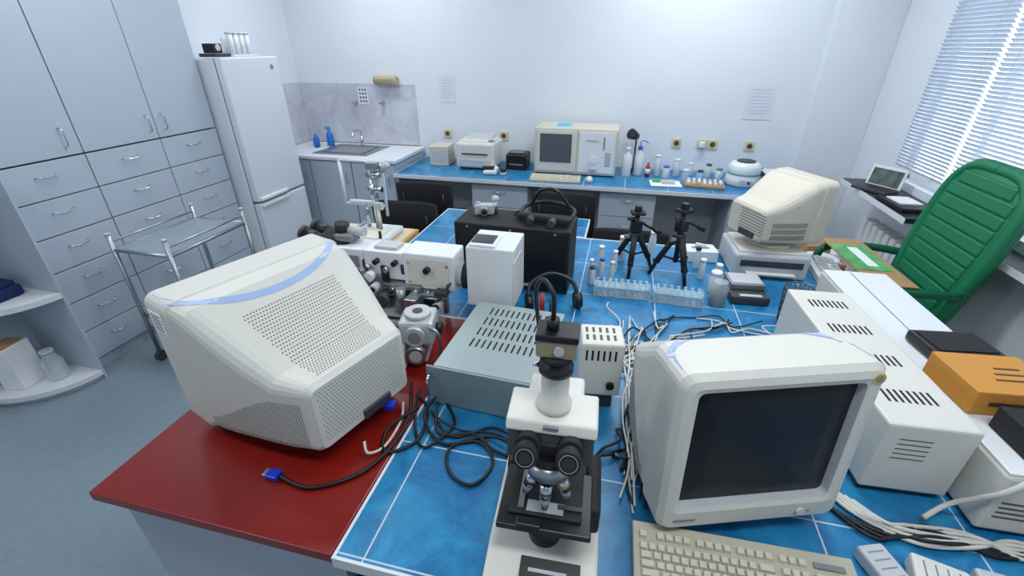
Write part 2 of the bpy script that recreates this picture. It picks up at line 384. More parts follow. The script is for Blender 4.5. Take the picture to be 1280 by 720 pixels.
# ------------------------------------------------------------ CRT monitors
def crt(name,loc,rz,W,D,H,mt=BEIGE,zb=.05,back=.64,base=True,dots=True,label=False,stripe=True,tilt=0,slots=False):
    b=B(name,loc,rz); hw=W/2; z0=zb; z1=zb+H
    s=W/.43
    brd=.040*s; bot=.066*s
    def ring(y,w,a,c,r): return rrect(w,a,c,r,y)
    rs=[ring(.004,hw-brd-.05,z0+bot+.05,z1-brd-.05,.02),ring(.012,hw-brd-.004,z0+bot+.004,z1-brd-.004,.012)]
    b.loft(rs,SCREEN,capb=False)
    fd=.085*s
    b.loft([ring(.014,hw-brd-.003,z0+bot+.003,z1-brd-.003,.012),ring(-.006,hw-brd,z0+bot,z1-brd,.014)],LGREY,capa=False,capb=False,smooth=False)
    b.loft([ring(-.006,hw-brd,z0+bot,z1-brd,.014),ring(-.01,hw-brd+.012,z0+bot-.012,z1-brd+.012,.018),ring(-.006,hw-.012,z0+.008,z1-.012,.022),ring(.006,hw,z0,z1,.028)],mt,capa=False,capb=False,smooth=False)
    bk=hw*back; zt=z0+H*.54; zlow=z0+.02
    R2=[(.006,hw,z0,z1,.028),(fd,hw,z0,z1-.002,.028),(fd+.006,hw-.006,z0+.004,z1-.006,.03),(D*.34,hw*.965,z0+.004,z1-.012*s,.035),(D*.42,hw*.94,z0+.004,z1-.032*s,.04),(D*.62,hw*.86,z0+.006,z1-.085*s,.045),(D*.8,hw*.76,z0+.01,z1-.135*s,.036),(D*.97,bk,zlow,zt+.012,.024),(D,bk-.012,zlow+.01,zt-.0,.018)]
    b.loft([ring(*r) for r in R2],mt,capa=False,smooth=False)
    if stripe:
        pts=[(hw*.965*math.cos(R(a)),.025+(D*.36)*math.sin(R(a))**.75 if 0<a<180 else .025,z1+.3) for a in range(0,181,5)]
        b.ribbon(pts,(0,0,-1),.015*s,STRIPE)
    if dots:
        b.holes((-hw*.55,D*.47,z1+.3),(hw*1.1,0,0),(0,D*.48,0),34,26,(0,0,-1),.0024,.0024,DOT,mask=lambda a,v: abs(a-.5)<.5-.12*v)
        for sg in (-1,1):
            b.holes((sg*(hw+.3),D*.28,z0+.012),(0,D*.66,0),(0,0,H*.42),46,26,(-sg,0,0),.0022,.0022,DOT,mask=lambda a,v: v<.30+.75*math.sin(min(1,a*1.05)*math.pi*.5)**1.4 and v> .02)
        b.holes((-bk*.85,D+.3,z0+.05),(bk*1.7,0,0),(0,0,H*.40),30,16,(0,-1,0),.0020,.0020,DOT)
    if slots:
        b.holes((-bk*.8,D+.3,z0+.05),(bk*1.6,0,0),(0,0,H*.36),1,8,(0,-1,0),.08,.0018,DOT,stag=False,seg=4)
        for sg in (-1,1): b.holes((sg*(hw+.3),D*.35,z0+.03),(0,D*.5,0),(0,0,H*.3),24,3,(-sg,0,0),.0018,.012,DOT,stag=False,seg=4)
    b.box((-.03,D+.002,z0+.045),(.1,.012,.03),DGREY,.003)
    b.box((-hw*.72,-.0075,z0+.030*s),(.05,.004,.006),GREY); b.cyl((hw*.55,-.006,z0+.028*s),(hw*.55,-.013,z0+.028*s),.009,mt); b.box((hw*.55+.02,-.0085,z0+.028*s),(.005,.004,.003),mat("led",(80,160,90),.4))
    if stripe: b.cyl((hw-.025,-.006,z1-.03),(hw-.025,-.0105,z1-.03),.013,mat("sticker_gold",(200,170,90),.4)); b.cyl((hw-.025,-.0105,z1-.03),(hw-.025,-.011,z1-.03),.008,GREY)
    if label:
        b.box((hw+.0015,.05,z1-.065),(.002,.062,.058),PAPER)
        for k in range(5): b.box((hw+.0028,.05,z1-.046-.010*k),(.0008,.045,.0025),INK)
    if tilt: bmesh.ops.rotate(b.bm,verts=b.bm.verts,cent=(0,D*.45,zb),matrix=Matrix.Rotation(-tilt,3,'X'))
    if base:
        b.lathe((0,D*.45,0),[(.14*s,0),(.145*s,.006),(.13*s,.018),(.09*s,.025),(.08*s,zb+.012)],mt,seg=32)
    return b
crt("crt_monitor",(-1.065,.998,.751),R(-108.3),.52,.465,.41,zb=.035,label=True).done()
crt("crt_monitor",(.362,.762,.751),R(19),.425,.42,.41,zb=.034,tilt=R(4)).done()
b=B("desktop_printer",(.74,2.34,.751),R(3)); b.box((0,0,.06),(.34,.29,.12),LGREY,.012); b.box((0,-.147,.075),(.28,.006,.03),DGREY); b.box((0,-.16,.03),(.22,.03,.008),OFFW,.002); b.box((0,0,.125),(.30,.25,.012),OFFW,.004)
b.done()
crt("crt_monitor",(.885,2.425,.883),R(118),.33,.32,.30,mt=BEIGE2,zb=.03,dots=False,slots=True,stripe=False,base=True,back=.70).done()
# ------------------------------------------------------------ keyboards
def keyboard(name,loc,rz,W=.455,Dp=.165,mk=KEY,mc=KEYB):
    b=B(name,loc,rz); 
    b.prism([(-Dp/2,0),(Dp/2,0),(Dp/2,.032),(-Dp/2,.016)],'x',-W/2,W/2,mc,.003)
    sl=math.atan2(.016,Dp); kp=.0186*W/.455
    def key(x,y,w,d=kp*.86):
        z=.016+(y+Dp/2)*.016/Dp+.004
        b.box((x,y,z),(w*kp-.0025,d,.010),mk,rot=(math.degrees(sl),0,0),top=(.78,.78))
    x0=-W/2+.012; ytop=Dp/2-.058
    lay=[[1]*13+[2],[1.5]+[1]*12+[1.5],[1.8]+[1]*11+[2.2],[2.3]+[1]*10+[2.7],[1.5,1.2,1.2,6,1.2,1.2,1.2,1.5]]
    for r,l in enumerate(lay):
        x=x0; y=ytop-r*kp
        for w in l: key(x+w*kp/2,y,w); x+=w*kp
        nx=x0+15.5*kp
        if r in (0,1): [key(nx+(c+.5)*kp,y,1) for c in range(3)]
        if r==3: key(nx+1.5*kp,y,1)
        if r==4: [key(nx+(c+.5)*kp,y,1) for c in range(3)]
        nx=x0+19*kp
        [key(nx+(c+.5)*kp,y,1) for c in range(4)]
    y=ytop+kp*1.4
    for c in [0,2,3,4,5,6.5,7.5,8.5,9.5,11,12,13,14,15.5,16.5,17.5]: key(x0+(c+.5)*kp,y,1)
    b.box((W*.38,y,.034),(.06,.012,.001),GREY,rot=(math.degrees(sl),0,0))
    return b.done()
keyboard("keyboard",(.345,.642,.752),R(2),W=.455,Dp=.165)
keyboard("keyboard",(1.035,2.28,.752),R(86),W=.42,Dp=.13,mk=LGREY,mc=OFFW)
keyboard("keyboard",(-.53,3.76,.752),R(2),W=.42,Dp=.15)
# ------------------------------------------------------------ microscope
b=B("microscope",(-.08,.695,.751),R(3))
b.prism([(-.185,0),(.15,0),(.15,.06),(.04,.055),(-.10,.045),(-.185,.022)],'x',-.118,.118,OFFW,.006)
b.box((.02,-.145,.0375),(.125,.045,.004),BLACK,.001,rot=(13.5,0,0)); b.box((.015,-.148,.0398),(.08,.007,.001),LGREY,rot=(13.5,0,0))
b.lathe((0,-.065,.045),[(.036,0),(.036,.028),(.026,.033),(.026,.045)],BLACK)
b.box((0,.085,.19),(.085,.07,.28),OFFW,.008); b.box((0,.045,.15),(.06,.03,.15),BLACKM,.004)
b.box((.0,-.06,.146),(.19,.15,.016),BLACK,.003); b.box((.0,-.05,.158),(.15,.12,.008),BLACKM,.003)
b.box((.0,.0,.135),(.16,.08,.035),BLACKM,.004); b.box((-.03,-.125,.15),(.05,.02,.024),BLACK,.003)
b.box((-.05,-.05,.164),(.012,.10,.005),STEEL); b.box((.05,-.085,.165),(.05,.010,.005),DGREY,.001); b.box((.0,-.09,.1635),(.075,.026,.001),GLASS)
b.cyl((.08,-.04,.145),(.08,-.04,.07),.012,BLACK); b.cyl((.08,-.04,.08),(.08,-.04,.06),.019,BLACKM)
b.cyl((0,-.065,.14),(0,-.065,.095),.03,BLACK); b.box((0,.0,.12),(.06,.09,.03),BLACKM,.003)
b.box((.10,.03,.075),(.033,.16,.09),BLACKM,.01)
for sg in (-1,1):
    b.cyl((sg*.04,.08,.085),(sg*.085,.08,.085),.032,BLACKM,seg=28); b.cyl((sg*.085,.08,.085),(sg*.108,.08,.085),.02,BLACK)
ny=-.062
b.cyl((0,ny+.01,.258),(0,ny,.232),.042,STEEL,seg=28); b.cyl((0,ny+.014,.281),(0,ny+.01,.258),.036,BLACK)
for k in range(5):
    a=R(72*k-90); dx,dy=math.cos(a)*.029,math.sin(a)*.029
    p0=Vector((dx,ny+dy,.236)); p1=Vector((dx*1.6,ny+dy*1.6,.236-.052)); q=p0.lerp(p1,.55)
    b.cyl(p0,q,.0125,CHROME); b.cyl(q,p1,.0115,STEEL,r2=.006); b.cyl(p0.lerp(p1,.3),p0.lerp(p1,.36),.0131,[DGREY,YEL,BLUEP,WHITE,BLACK][k])
b.box((0,.04,.315),(.12,.15,.06),OFFW,.008); b.box((0,-.035,.292),(.12,.06,.04),BLACKM,.006)
b.prism([(-.068,.272),(-.01,.272),(-.01,.335),(-.045,.345)],'x',-.085,.085,DGREY,.004)
b.prism([(-.055,.330),(-.045,.352),(.045,.358),(.045,.33),(-.02,.325)],'x',-.090,.090,OFFW,.005)
b.box((-.0905,.0,.338),(.004,.05,.02),BLACK,.001); b.box((0,-.05,.345),(.03,.008,.006),GREY)
for sg in (-1,1):
    b.cyl((sg*.042,-.050,.305),(sg*.041,-.085,.320),.027,BLACKM,r2=.025,seg=24)
    b.cyl((sg*.041,-.083,.319),(sg*.040,-.111,.331),.021,BLACK,seg=24); b.cyl((sg*.040,-.110,.3306),(sg*.040,-.123,.336),.025,BLACKM,r2=.022,seg=24)
    b.cyl((sg*.040,-.1225,.3358),(sg*.040,-.1245,.3366),.012,LENS,seg=20)
    b.tube([(sg*.040+.0165*math.cos(R(t)),-.124+.0068*math.sin(R(t)),.3365+.0152*math.sin(R(t))) for t in range(0,360,30)],.0010,GREY,closed=True,sub=2,seg=6)
b.lathe((0,.005,.355),[(.036,0),(.036,.012),(.028,.02),(.028,.085),(.031,.09)],OFFW)
b.lathe((0,.005,.445),[(.034,0),(.034,.014),(.026,.018),(.024,.03)],BLACK); b.cyl((-.034,.005,.452),(-.045,.005,.452),.005,CHROME)
b.lathe((0,.005,.473),[(.03,0),(.033,.004),(.033,.016)],BLACKM)
b.box((.0,.005,.508),(.076,.054,.038),mat("camera_tan",(150,138,114),.4),.004); b.box((0,.005,.532),(.079,.058,.014),BLACK,.003); b.cyl((.005,-.023,.508),(.005,-.026,.508),.010,LGREY)
b.cyl((-.01,.005,.537),(-.01,.005,.56),.012,BLACK); b.tube([(-.01,.005,.56),(-.012,.005,.61),(-.035,.03,.625),(-.05,.06,.58),(-.045,.10,.47),(-.03,.16,.33),(.02,.25,.1),(.0,.28,.01)],.0045,CABLEB)
b.done()
b=B("lamp_power_unit",(.0,1.15,.751),R(8)); b.box((0,0,.15),(.125,.11,.19),OFFW,.008); b.box((0,0,.03),(.09,.08,.06),DGREY,.004)
b.holes((-.05,-.3,.18),(.1,0,0),(0,0,.05),6,1,(0,1,0),.003,.018,HOLE,stag=False,seg=4); b.cyl((.03,-.055,.1),(.03,-.066,.1),.012,BLACK)
b.holes((-.05,-.04,.5),(.1,0,0),(0,.08,0),5,2,(0,0,-1),.004,.014,DOT,stag=False,seg=4); b.done()
# ------------------------------------------------------------ instrument chassis
b=B("rack_chassis",(-.315,1.21,.752),R(-3))
b.box((0,0,.075),(.33,.41,.13),CHAS,.003); b.box((0,-.21,.072),(.37,.008,.142),CHAS,.002)
b.box((0,0,.1405),(.328,.405,.002),mat("chassis_lid",(160,174,174),.38,metal=.35),.0)
b.holes((-.10,-.09,.4),(.22,0,0),(0,.27,0),11,4,(0,0,-1),.0030,.023,HOLE,stag=False,seg=4)
for sg in (-1,1): b.tube([(sg*.17,-.214,.03),(sg*.17,-.24,.035),(sg*.17,-.24,.11),(sg*.17,-.214,.115)],.005,CHROME,sub=4)
for x in (-.13,.13):
    for y in (-.17,.17): b.cyl((x,y,0),(x,y,.012),.012,BLACK)
b.done()
# ------------------------------------------------------------ optical instrument
b=B("optical_bench_instrument",(-.44,1.535,.751))
b.box((0,.03,.215),(.185,.19,.25),WHITE,.006); b.box((-.03,0,.344),(.10,.12,.012),WHITE,.004); b.box((-.035,-.0,.351),(.085,.08,.004),BLACKG)
b.box((.02,.04,.045),(.10,.10,.09),DGREY,.005); b.box((.0931,0,.2),(.002,.13,.18),OFFW)
b.cyl((-.093,0,.19),(-.16,0,.19),.05,LGREY,seg=24); b.cyl((-.093,0,.19),(-.12,0,.19),.056,BLACKM,seg=24)
b.box((-.25,0,.215),(.21,.13,.15),WHITE,.006); b.box((-.25,-.067,.215),(.17,.003,.11),OFFW)
for x,z in ((-.17,.25),(-.33,.25),(-.17,.17),(-.33,.17)): b.cyl((x,-.065,z),(x,-.072,z),.006,CHROME)
b.cyl((-.25,-.06,.23),(-.25,-.09,.23),.013,BLACK)
b.box((-.44,0,.22),(.18,.11,.12),WHITE,.006); b.cyl((-.355,0,.21),(-.37,0,.21),.06,DGREY); b.cyl((-.53,0,.21),(-.545,0,.21),.05,DGREY); b.box((-.44,.0,.285),(.10,.07,.015),LGREY,.004)
b.box((-.60,.01,.22),(.13,.11,.11),WHITE,.008); b.box((-.60,-.048,.22),(.08,.004,.05),GREY)
for k in range(4): b.cyl((-.39-.04*k,-.05,.24-.03*(k%2)),(-.39-.04*k,-.08,.24-.03*(k%2)),.011,CHROME if k%2 else BLACK)
b.box((-.69,.03,.26),(.14,.12,.07),BLACKM,.014,rot=(0,20,10)); b.box((-.64,.03,.30),(.08,.09,.03),GREY,.006)
for y in (-.015,.065):
    b.cyl((-.73,y,.28),(-.81,y,.31),.026,BLACK,r2=.029); b.cyl((-.81,y,.31),(-.825,y,.316),.030,DGREY); b.cyl((-.825,y,.316),(-.828,y,.317),.019,LENS)
b.cyl((-.67,.03,.28),(-.66,.03,.35),.03,BLACKM); b.cyl((-.63,.03,.32),(-.56,.03,.32),.02,LGREY)
b.box((-.50,.0,.09),(.12,.14,.18),GREY,.008); b.cyl((-.43,-.08,.10),(-.43,-.14,.10),.03,DGREY); b.cyl((-.57,-.07,.06),(-.57,-.12,.06),.022,CHROME)
b.box((-.45,0,.0125),(.34,.30,.025),LGREY,.006)
b.box((-.30,-.11,.10),(.05,.08,.06),STEEL,.004); b.cyl((-.36,-.1,.15),(-.36,-.1,.06),.02,STEEL); b.box((-.36,-.06,.14),(.16,.05,.03),STEEL,.004)
for k in range(5): b.cyl((-.40+.05*k,-.075,.135),(-.40+.05*k,-.10,.135),.009,CHROME)
for x,y,z in ((-.2,-.09,.10),(-.24,-.11,.06),(-.46,-.10,.15)): b.cyl((x,y,z),(x,y-.04,z),.018,LGREY); b.cyl((x,y-.04,z),(x,y-.045,z),.012,BLACK)
b.box((-.36,-.02,.08),(.10,.10,.14),LGREY,.006); b.box((-.36,-.075,.10),(.06,.012,.09),DGREY,.002); b.cyl((-.31,-.04,.05),(-.25,-.04,.05),.026,DGREY,seg=24); b.cyl((-.25,-.04,.05),(-.235,-.04,.05),.018,CHROME)
b.box((-.22,-.06,.13),(.10,.09,.012),STEEL,.002); b.box((-.19,-.09,.145),(.05,.04,.02),DGREY,.002); b.cyl((-.20,-.03,.02),(-.20,-.03,.13),.012,STEEL)
b.cyl((-.44,-.06,.16),(-.44,-.06,.22),.016,BLACKM); b.cyl((-.49,-.075,.185),(-.49,-.11,.185),.02,WHITE); b.cyl((-.53,-.07,.13),(-.53,-.11,.13),.024,BLACKM); b.cyl((-.53,-.11,.13),(-.53,-.118,.13),.014,CHROME)
b.tube([(-.3,-.07,.14),(-.42,-.12,.12),(-.5,-.12,.18),(-.55,-.08,.2)],.006,BLACK)
b.tube([(-.16,-.06,.18),(-.20,-.12,.12),(-.28,-.14,.05),(-.40,-.15,.04),(-.5,-.13,.03)],.005,BLACK)
b.done()
LG2=mat("pale_metal",(196,200,202),.4,metal=.3)
b=B("lens_block",(-.625,1.20,.751),R(12))
b.box((0,.03,.13),(.12,.12,.09),LG2,.012); b.cyl((0,.03,.175),(0,.03,.19),.045,LGREY,seg=28); b.cyl((0,.03,.19),(0,.03,.192),.018,DGREY)
b.box((-.01,.03,.05),(.08,.10,.09),LGREY,.008); b.cyl((0,-.03,.13),(0,-.05,.13),.036,LG2,seg=24); b.cyl((0,-.05,.13),(0,-.052,.13),.022,GREY,seg=24)
b.cyl((.0,-.02,.06),(.0,-.06,.06),.034,STEEL,seg=24); b.cyl((0,-.06,.06),(0,-.063,.06),.022,LGREY,seg=24)
b.box((-.07,.0,.045),(.06,.10,.09),OFFW,.006); b.cyl((.06,.03,.12),(.08,.03,.12),.02,BLACK); b.tube([(.05,-.03,.16),(.08,-.04,.14),(.08,-.03,.05),(.06,-.03,.02)],.006,STEEL)
b.done()
# ------------------------------------------------------------ black case + goggles
b=B("black_equipment_case",(-.44,1.925,.751),R(-2)); b.box((0,0,.15),(.53,.22,.30),BLACKM,.006); b.box((0,-.112,.15),(.50,.003,.27),BLACK); b.box((.05,-.115,.03),(.1,.003,.012),LGREY)
for x in (-.2,0,.2): b.cyl((x,-.114,.285),(x,-.117,.285),.004,LGREY)
b.done()
b=B("head_mounted_loupe",(-.30,1.93,1.053),R(-10))
b.tube([(-.12,-.03,.02),(-.12,.05,.04),(-.06,.10,.05),(.04,.10,.05),(.11,.05,.04),(.11,-.03,.02)],.010,BLACK)
b.tube([(-.10,.06,.04),(-.05,.04,.12),(.03,.03,.13),(.09,.05,.05)],.008,BLACK)
b.box((0,-.05,.022),(.24,.035,.035),BLACKM,.01); b.cyl((-.05,-.06,.022),(-.05,-.10,.018),.018,DGREY); b.cyl((.05,-.06,.022),(.05,-.10,.018),.018,DGREY)
b.tube([(-.12,.0,.03),(-.15,-.02,.02),(-.13,-.05,.02)],.006,BLACKM); b.done()
b=B("silver_camera",(-.60,1.95,1.053),R(15)); b.box((0,0,.025),(.09,.04,.05),LGREY,.008); b.cyl((0,-.02,.025),(0,-.05,.025),.02,STEEL); b.cyl((0,-.05,.025),(0,-.052,.025),.013,LENS); b.sph((.05,.02,.065),.018,LGREY); b.cyl((.05,.01,.0),(.05,.01,.055),.012,STEEL); b.cyl((-.03,.0,.05),(-.03,0,.06),.01,CHROME); b.done()
b=B("headphones",(-.22,1.67,.751),R(20))
b.tube([(-.11,0,.03),(-.09,.05,.10),(0,.08,.13),(.09,.05,.10),(.11,0,.03)],.009,BLACK); b.cyl((-.12,0,.036),(-.09,0,.036),.035,BLACK); b.cyl((.09,0,.036),(.12,0,.036),.035,BLACK)
b.done()
b=B("pipette_holder",(-.24,1.50,.751)); b.cyl((0,0,0),(0,0,.05),.014,DGREY); b.cyl((0,0,.05),(0,0,.16),.010,REDP); b.cyl((.04,0,0),(.04,0,.13),.012,BLACK); b.box((.02,0,.005),(.08,.04,.01),DGREY,.002); b.done()
# ------------------------------------------------------------ wooden table & chin rest
b=B("wooden_side_table",(-1.42,2.24,0)); b.bx(-.24,.24,-.2,.2,.715,.745,WOOD,.004); b.bx(-.225,.225,-.185,.185,.745,.748,mat("pale_top",(222,205,170),.5))
for x in (-.21,.21):
    for y in (-.17,.17): b.bx(x-.018,x+.018,y-.018,y+.018,0,.715,WOOD)
b.bx(-.2,.2,-.17,-.15,.64,.715,WOOD); b.bx(-.2,.2,.15,.17,.64,.715,WOOD); b.done()
b=B("slit_lamp_chin_rest",(-1.40,2.24,.749))
b.box((.03,0,.02),(.24,.28,.035),WHITE,.01); b.box((.03,-.02,.041),(.16,.18,.006),mat("cream",(226,222,205),.5),.003)
b.bx(-.1,-.08,-.10,.12,.035,.05,STEEL)
b.cyl((.06,.03,.04),(.06,.03,.42),.012,CHROME); b.cyl((.03,.05,.04),(.03,.05,.40),.010,CHROME)
b.cyl((-.16,.06,.18),(-.16,.06,.43),.009,WHITE); b.cyl((.10,.06,.12),(.10,.06,.43),.009,WHITE)
b.cyl((-.16,.06,.43),(.12,.06,.43),.008,WHITE); b.cyl((-.16,.06,.18),(.10,.06,.18),.009,WHITE); b.tube([(-.11,.04,.20),(-.03,.0,.215),(.05,.04,.20)],.012,WHITE)
b.cyl((-.03,.06,.04),(-.03,.06,.20),.012,CHROME)
b.box((.09,.02,.34),(.05,.06,.12),LGREY,.006); b.cyl((.05,-.02,.38),(.13,-.02,.38),.016,CHROME); b.cyl((.05,-.02,.30),(.13,-.02,.30),.016,CHROME); b.box((.09,-.02,.43),(.07,.04,.04),STEEL,.005)
b.cyl((.13,0,.40),(.17,0,.44),.018,LGREY); b.cyl((.08,-.04,.25),(.08,-.04,.34),.012,CHROME); b.box((.09,-.01,.20),(.05,.03,.04),OFFW,.004)
b.cyl((.12,-.09,.035),(.12,-.09,.08),.008,BLACK); b.done()
# ------------------------------------------------------------ chairs
def chair(name,loc,rz,bz=.86,w=.44):
    b=B(name,loc,rz)  # faces -Y
    b.box((0,0,.46),(w,.42,.06),FABRIC,.02)
    n=9; rings=[]
    for k in range(n):
        u=k/(n-1); x=(u-.5)*w; yy=.22-.06*(abs(u-.5)*2)**2; dz=.03*(abs(u-.5)*2)**3
        rings.append([(x,yy+.0,.52),(x,yy+.045,.52),(x,yy+.075,bz-.02-dz),(x,yy+.06,bz-dz),(x,yy+.03,bz-.015-dz)])
    b.loft(rings,FABRIC)
    for sg in (-1,1):
        b.tube([(sg*w*.42,-.2,0),(sg*w*.42,-.18,.44),(sg*w*.42,.2,.44),(sg*w*.42,.24,0)],.011,BLACK,straight=True)
        b.cyl((sg*w*.36,.2,.44),(sg*w*.36,.25,bz-.1),.010,BLACK)
    b.cyl((-w*.42,.2,.44),(w*.42,.2,.44),.01,BLACK); b.cyl((-w*.42,-.18,.44),(w*.42,-.18,.44),.01,BLACK)
    return b.done()
chair("office_chair",(-1.385,2.86,0),R(184),.87)
chair("office_chair",(-1.49,3.43,0),R(180+4),.84)
chair("office_chair",(-.37,3.24,0),R(182),.89)
chair("office_chair",(.10,2.865,0),R(180),.80)
# ------------------------------------------------------------ green armchair
b=B("green_executive_chair",(1.385,2.53,0),R(-90))   # local -Y faces world -X
b.box((0,-.02,.50),(.50,.46,.11),GREEN,.04)
for k in range(4): b.box((0,-.17+.1*k,.552),(.44,.09,.025),GREEN,.011)
def bk(z): return .19+(z-.5)*.17
prof=[(.48,.23),(.60,.26),(.80,.28),(1.0,.285),(1.12,.275),(1.21,.245),(1.265,.18)]
rings=[]
for z,hw_ in prof:
    y=bk(z); rings.append([(-hw_,y,z),(-hw_*.9,y-.035,z),(hw_*.9,y-.035,z),(hw_,y,z),(hw_*.92,y+.035,z),(-hw_*.92,y+.035,z)])
b.loft(rings,GREEN,smooth=True)
for k in range(11):
    z=.56+.062*k; hw_=.18+.045*math.sin(min(1,(z-.5)/.5)*1.5) - (0.04 if z>1.15 else 0)
    b.box((0,bk(z)-.032,z),(2*hw_,.024,.060),GREEN,.009,rot=(-9.6,0,0))
for sg in (-1,1):
    b.tube([(sg*.23,bk(.55)-.02,.55),(sg*.265,bk(.8)-.02,.8),(sg*.27,bk(1.0)-.02,1.0),(sg*.245,bk(1.15)-.02,1.15),(sg*.16,bk(1.24)-.02,1.235),(0,bk(1.25)-.02,1.25)],.026,GREEN)
    b.tube([(sg*.27,.20,.72),(sg*.29,.05,.73),(sg*.29,-.14,.72),(sg*.285,-.20,.66),(sg*.28,-.16,.56),(sg*.25,-.05,.46),(sg*.2,.0,.45)],.022,DGREEN)
b.cyl((0,0,.10),(0,0,.46),.03,BLACK)
for k in range(5):
    a=R(72*k+20); b.cyl((0,0,.11),(.26*math.cos(a),.26*math.sin(a),.07),.02,BLACK); b.cyl((.26*math.cos(a)-.012,.26*math.sin(a),.03),(.26*math.cos(a)+.012,.26*math.sin(a),.03),.03,BLACK)
b.done()
b=B("magazine",(1.29,2.53,.754),R(2)); b.box((0,0,.004),(.20,.60,.007),CARD,.001); b.box((-.01,.03,.0095),(.17,.34,.004),GRNP,.001); b.box((.0,.03,.0125),(.05,.25,.001),PAPER); b.done()
# ------------------------------------------------------------ right machines
b=B("ventilated_power_supply",(.745,1.295,.751),R(3.5))
b.box((0,0,.125),(.195,.67,.21),OFFW,.006); b.bx(-.09,.09,-.32,.32,0,.022,DGREY)
for j in range(4):
    b.holes((-.06,-.255+.155*j,.5),(.12,0,0),(0,.055,0),8,1,(0,0,-1),.0032,.024,HOLE,stag=False,seg=4)
b.holes((-.055,-.6,.12),(.11,0,0),(0,0,.075),1,5,(0,1,0),.036,.0016,DOT,stag=False,seg=4); b.done()
b=B("beige_equipment_unit",(.985,1.42,.751),R(2))
b.box((0,0,.095),(.235,1.04,.17),OFFW,.008); b.box((0,0,.183),(.23,1.03,.008),WHITE,.002); b.bx(-.1,.1,-.5,.5,0,.012,DGREY)
b.box((-.02,.2,.188),(.003,.6,.001),GREY)
b.holes((-.08,-.8,.05),(.16,0,0),(0,0,.06),1,4,(0,1,0),.06,.003,DOT,stag=False,seg=4); b.done()
b=B("black_gadget_box",(1.02,1.38,.939),R(8)); b.box((0,0,.02),(.19,.13,.035),BLACK,.008); b.box((0,0,.039),(.16,.10,.003),BLACKM,.001); b.done()
b=B("orange_carton",(1.0,1.185,.939),R(6)); b.box((0,0,.035),(.21,.17,.07),ORANGE,.003)
for k in range(3): b.box((.03,-.03+.025*k,.0705),(.12-.03*k,.006,.001),BROWN)
b.box((0,-.0855,.035),(.14,.001,.012),BROWN); b.done()
b=B("black_carton",(1.03,1.01,.939),R(4)); b.box((0,0,.03),(.19,.11,.06),BLACKM,.003); b.box((0,0,.061),(.12,.03,.001),DGREY); b.done()
# ------------------------------------------------------------ balance, wire basket, jars
b=B("laboratory_balance",(.60,1.99,.751),R(5)); b.box((0,0,.02),(.16,.19,.04),DGREY,.008); b.box((0,-.08,.0415),(.09,.02,.002),LGREY); b.box((0,.03,.055),(.145,.12,.028),STEEL,.004); b.box((0,.03,.0705),(.13,.10,.003),LGREY); b.done()
b=B("wire_mesh_beaker",(.74,1.80,.751))
for k in range(20):
    a=R(18*k); b.cyl((.045*math.cos(a),.045*math.sin(a),.0),(.055*math.cos(a),.055*math.sin(a),.15),.0018,BROWN,seg=5)
for z in (.003,.03,.06,.09,.12,.15):
    r=.045+.01*z/.15; b.tube([(r*math.cos(R(a)),r*math.sin(R(a)),z) for a in range(0,360,30)],.0024,BROWN,closed=True,sub=3,seg=5)
b.lathe((0,0,0),[(.035,0),(.035,.004)],STEEL); b.cyl((.0,.0,.005),(.01,.02,.14),.025,BROWN); b.done()
def jar(name,x,y,r,h,m=GLASS,lid=None,z=.751,fill=None):
    b=B(name,(x,y,z)); b.lathe((0,0,0),[(r*.9,0),(r,.004),(r,h*.8),(r*.8,h*.92),(r*.8,h)],m,seg=18)
    if fill: b.cyl((0,0,.004),(0,0,h*.55),r*.92,fill,seg=16)
    if lid: b.cyl((0,0,h),(0,0,h+.014),r*.85,lid,seg=16)
    return b.done()
jar("glass_jar",.47,1.88,.036,.11,GLASS,None,fill=BROWN); jar("glass_jar",.47,1.99,.028,.09,MILKY,WHITE)
for (x,y,h,r,l) in ((-.04,2.02,.09,.014,BLUEP),(.02,2.10,.10,.013,WHITE),(-.08,1.94,.08,.015,BROWN),(-.05,2.12,.11,.016,WHITE),(.01,1.99,.09,.012,WHITE),(-.09,2.06,.06,.012,WHITE),(.43,2.12,.09,.016,WHITE),(.42,2.24,.10,.016,BLACK),(.2,2.30,.14,.018,WHITE),(.50,2.10,.08,.018,WHITE),(.05,2.25,.12,.02,WHITE)):
    jar("reagent_vial",x,y,r,h,MILKY,l)
b=B("tissue_box",(.45,2.37,.751),R(8)); b.box((0,0,.03),(.16,.11,.06),WHITE,.004); b.box((0,0,.061),(.09,.02,.002),GREY); b.box((0,0,.072),(.06,.01,.025),PAPER,.003,rot=(15,10,0)); b.done()
def rack(name,x,y,rz,L=.2,n=8):
    b=B(name,(x,y,.751),rz)
    b.bx(-L/2,L/2,-.03,.03,0,.006,ACRYL); b.bx(-L/2,L/2,-.03,.03,.045,.05,ACRYL)
    for sg in (-1,1): b.bx(sg*L/2-.003,sg*L/2+.003,-.03,.03,0,.06,ACRYL)
    for k in range(n):
        x_=-L/2+L*(k+.5)/n
        for y_ in (-.015,.015): b.cyl((x_,y_,.006),(x_,y_,.07),.006,GLASS,seg=10); b.cyl((x_,y_,.068),(x_,y_,.072),.007,ACRYL,seg=10)
    return b.done()
rack("test_tube_rack",.06,1.86,R(2),.24,9); rack("test_tube_rack",.30,1.85,R(-3),.20,7)
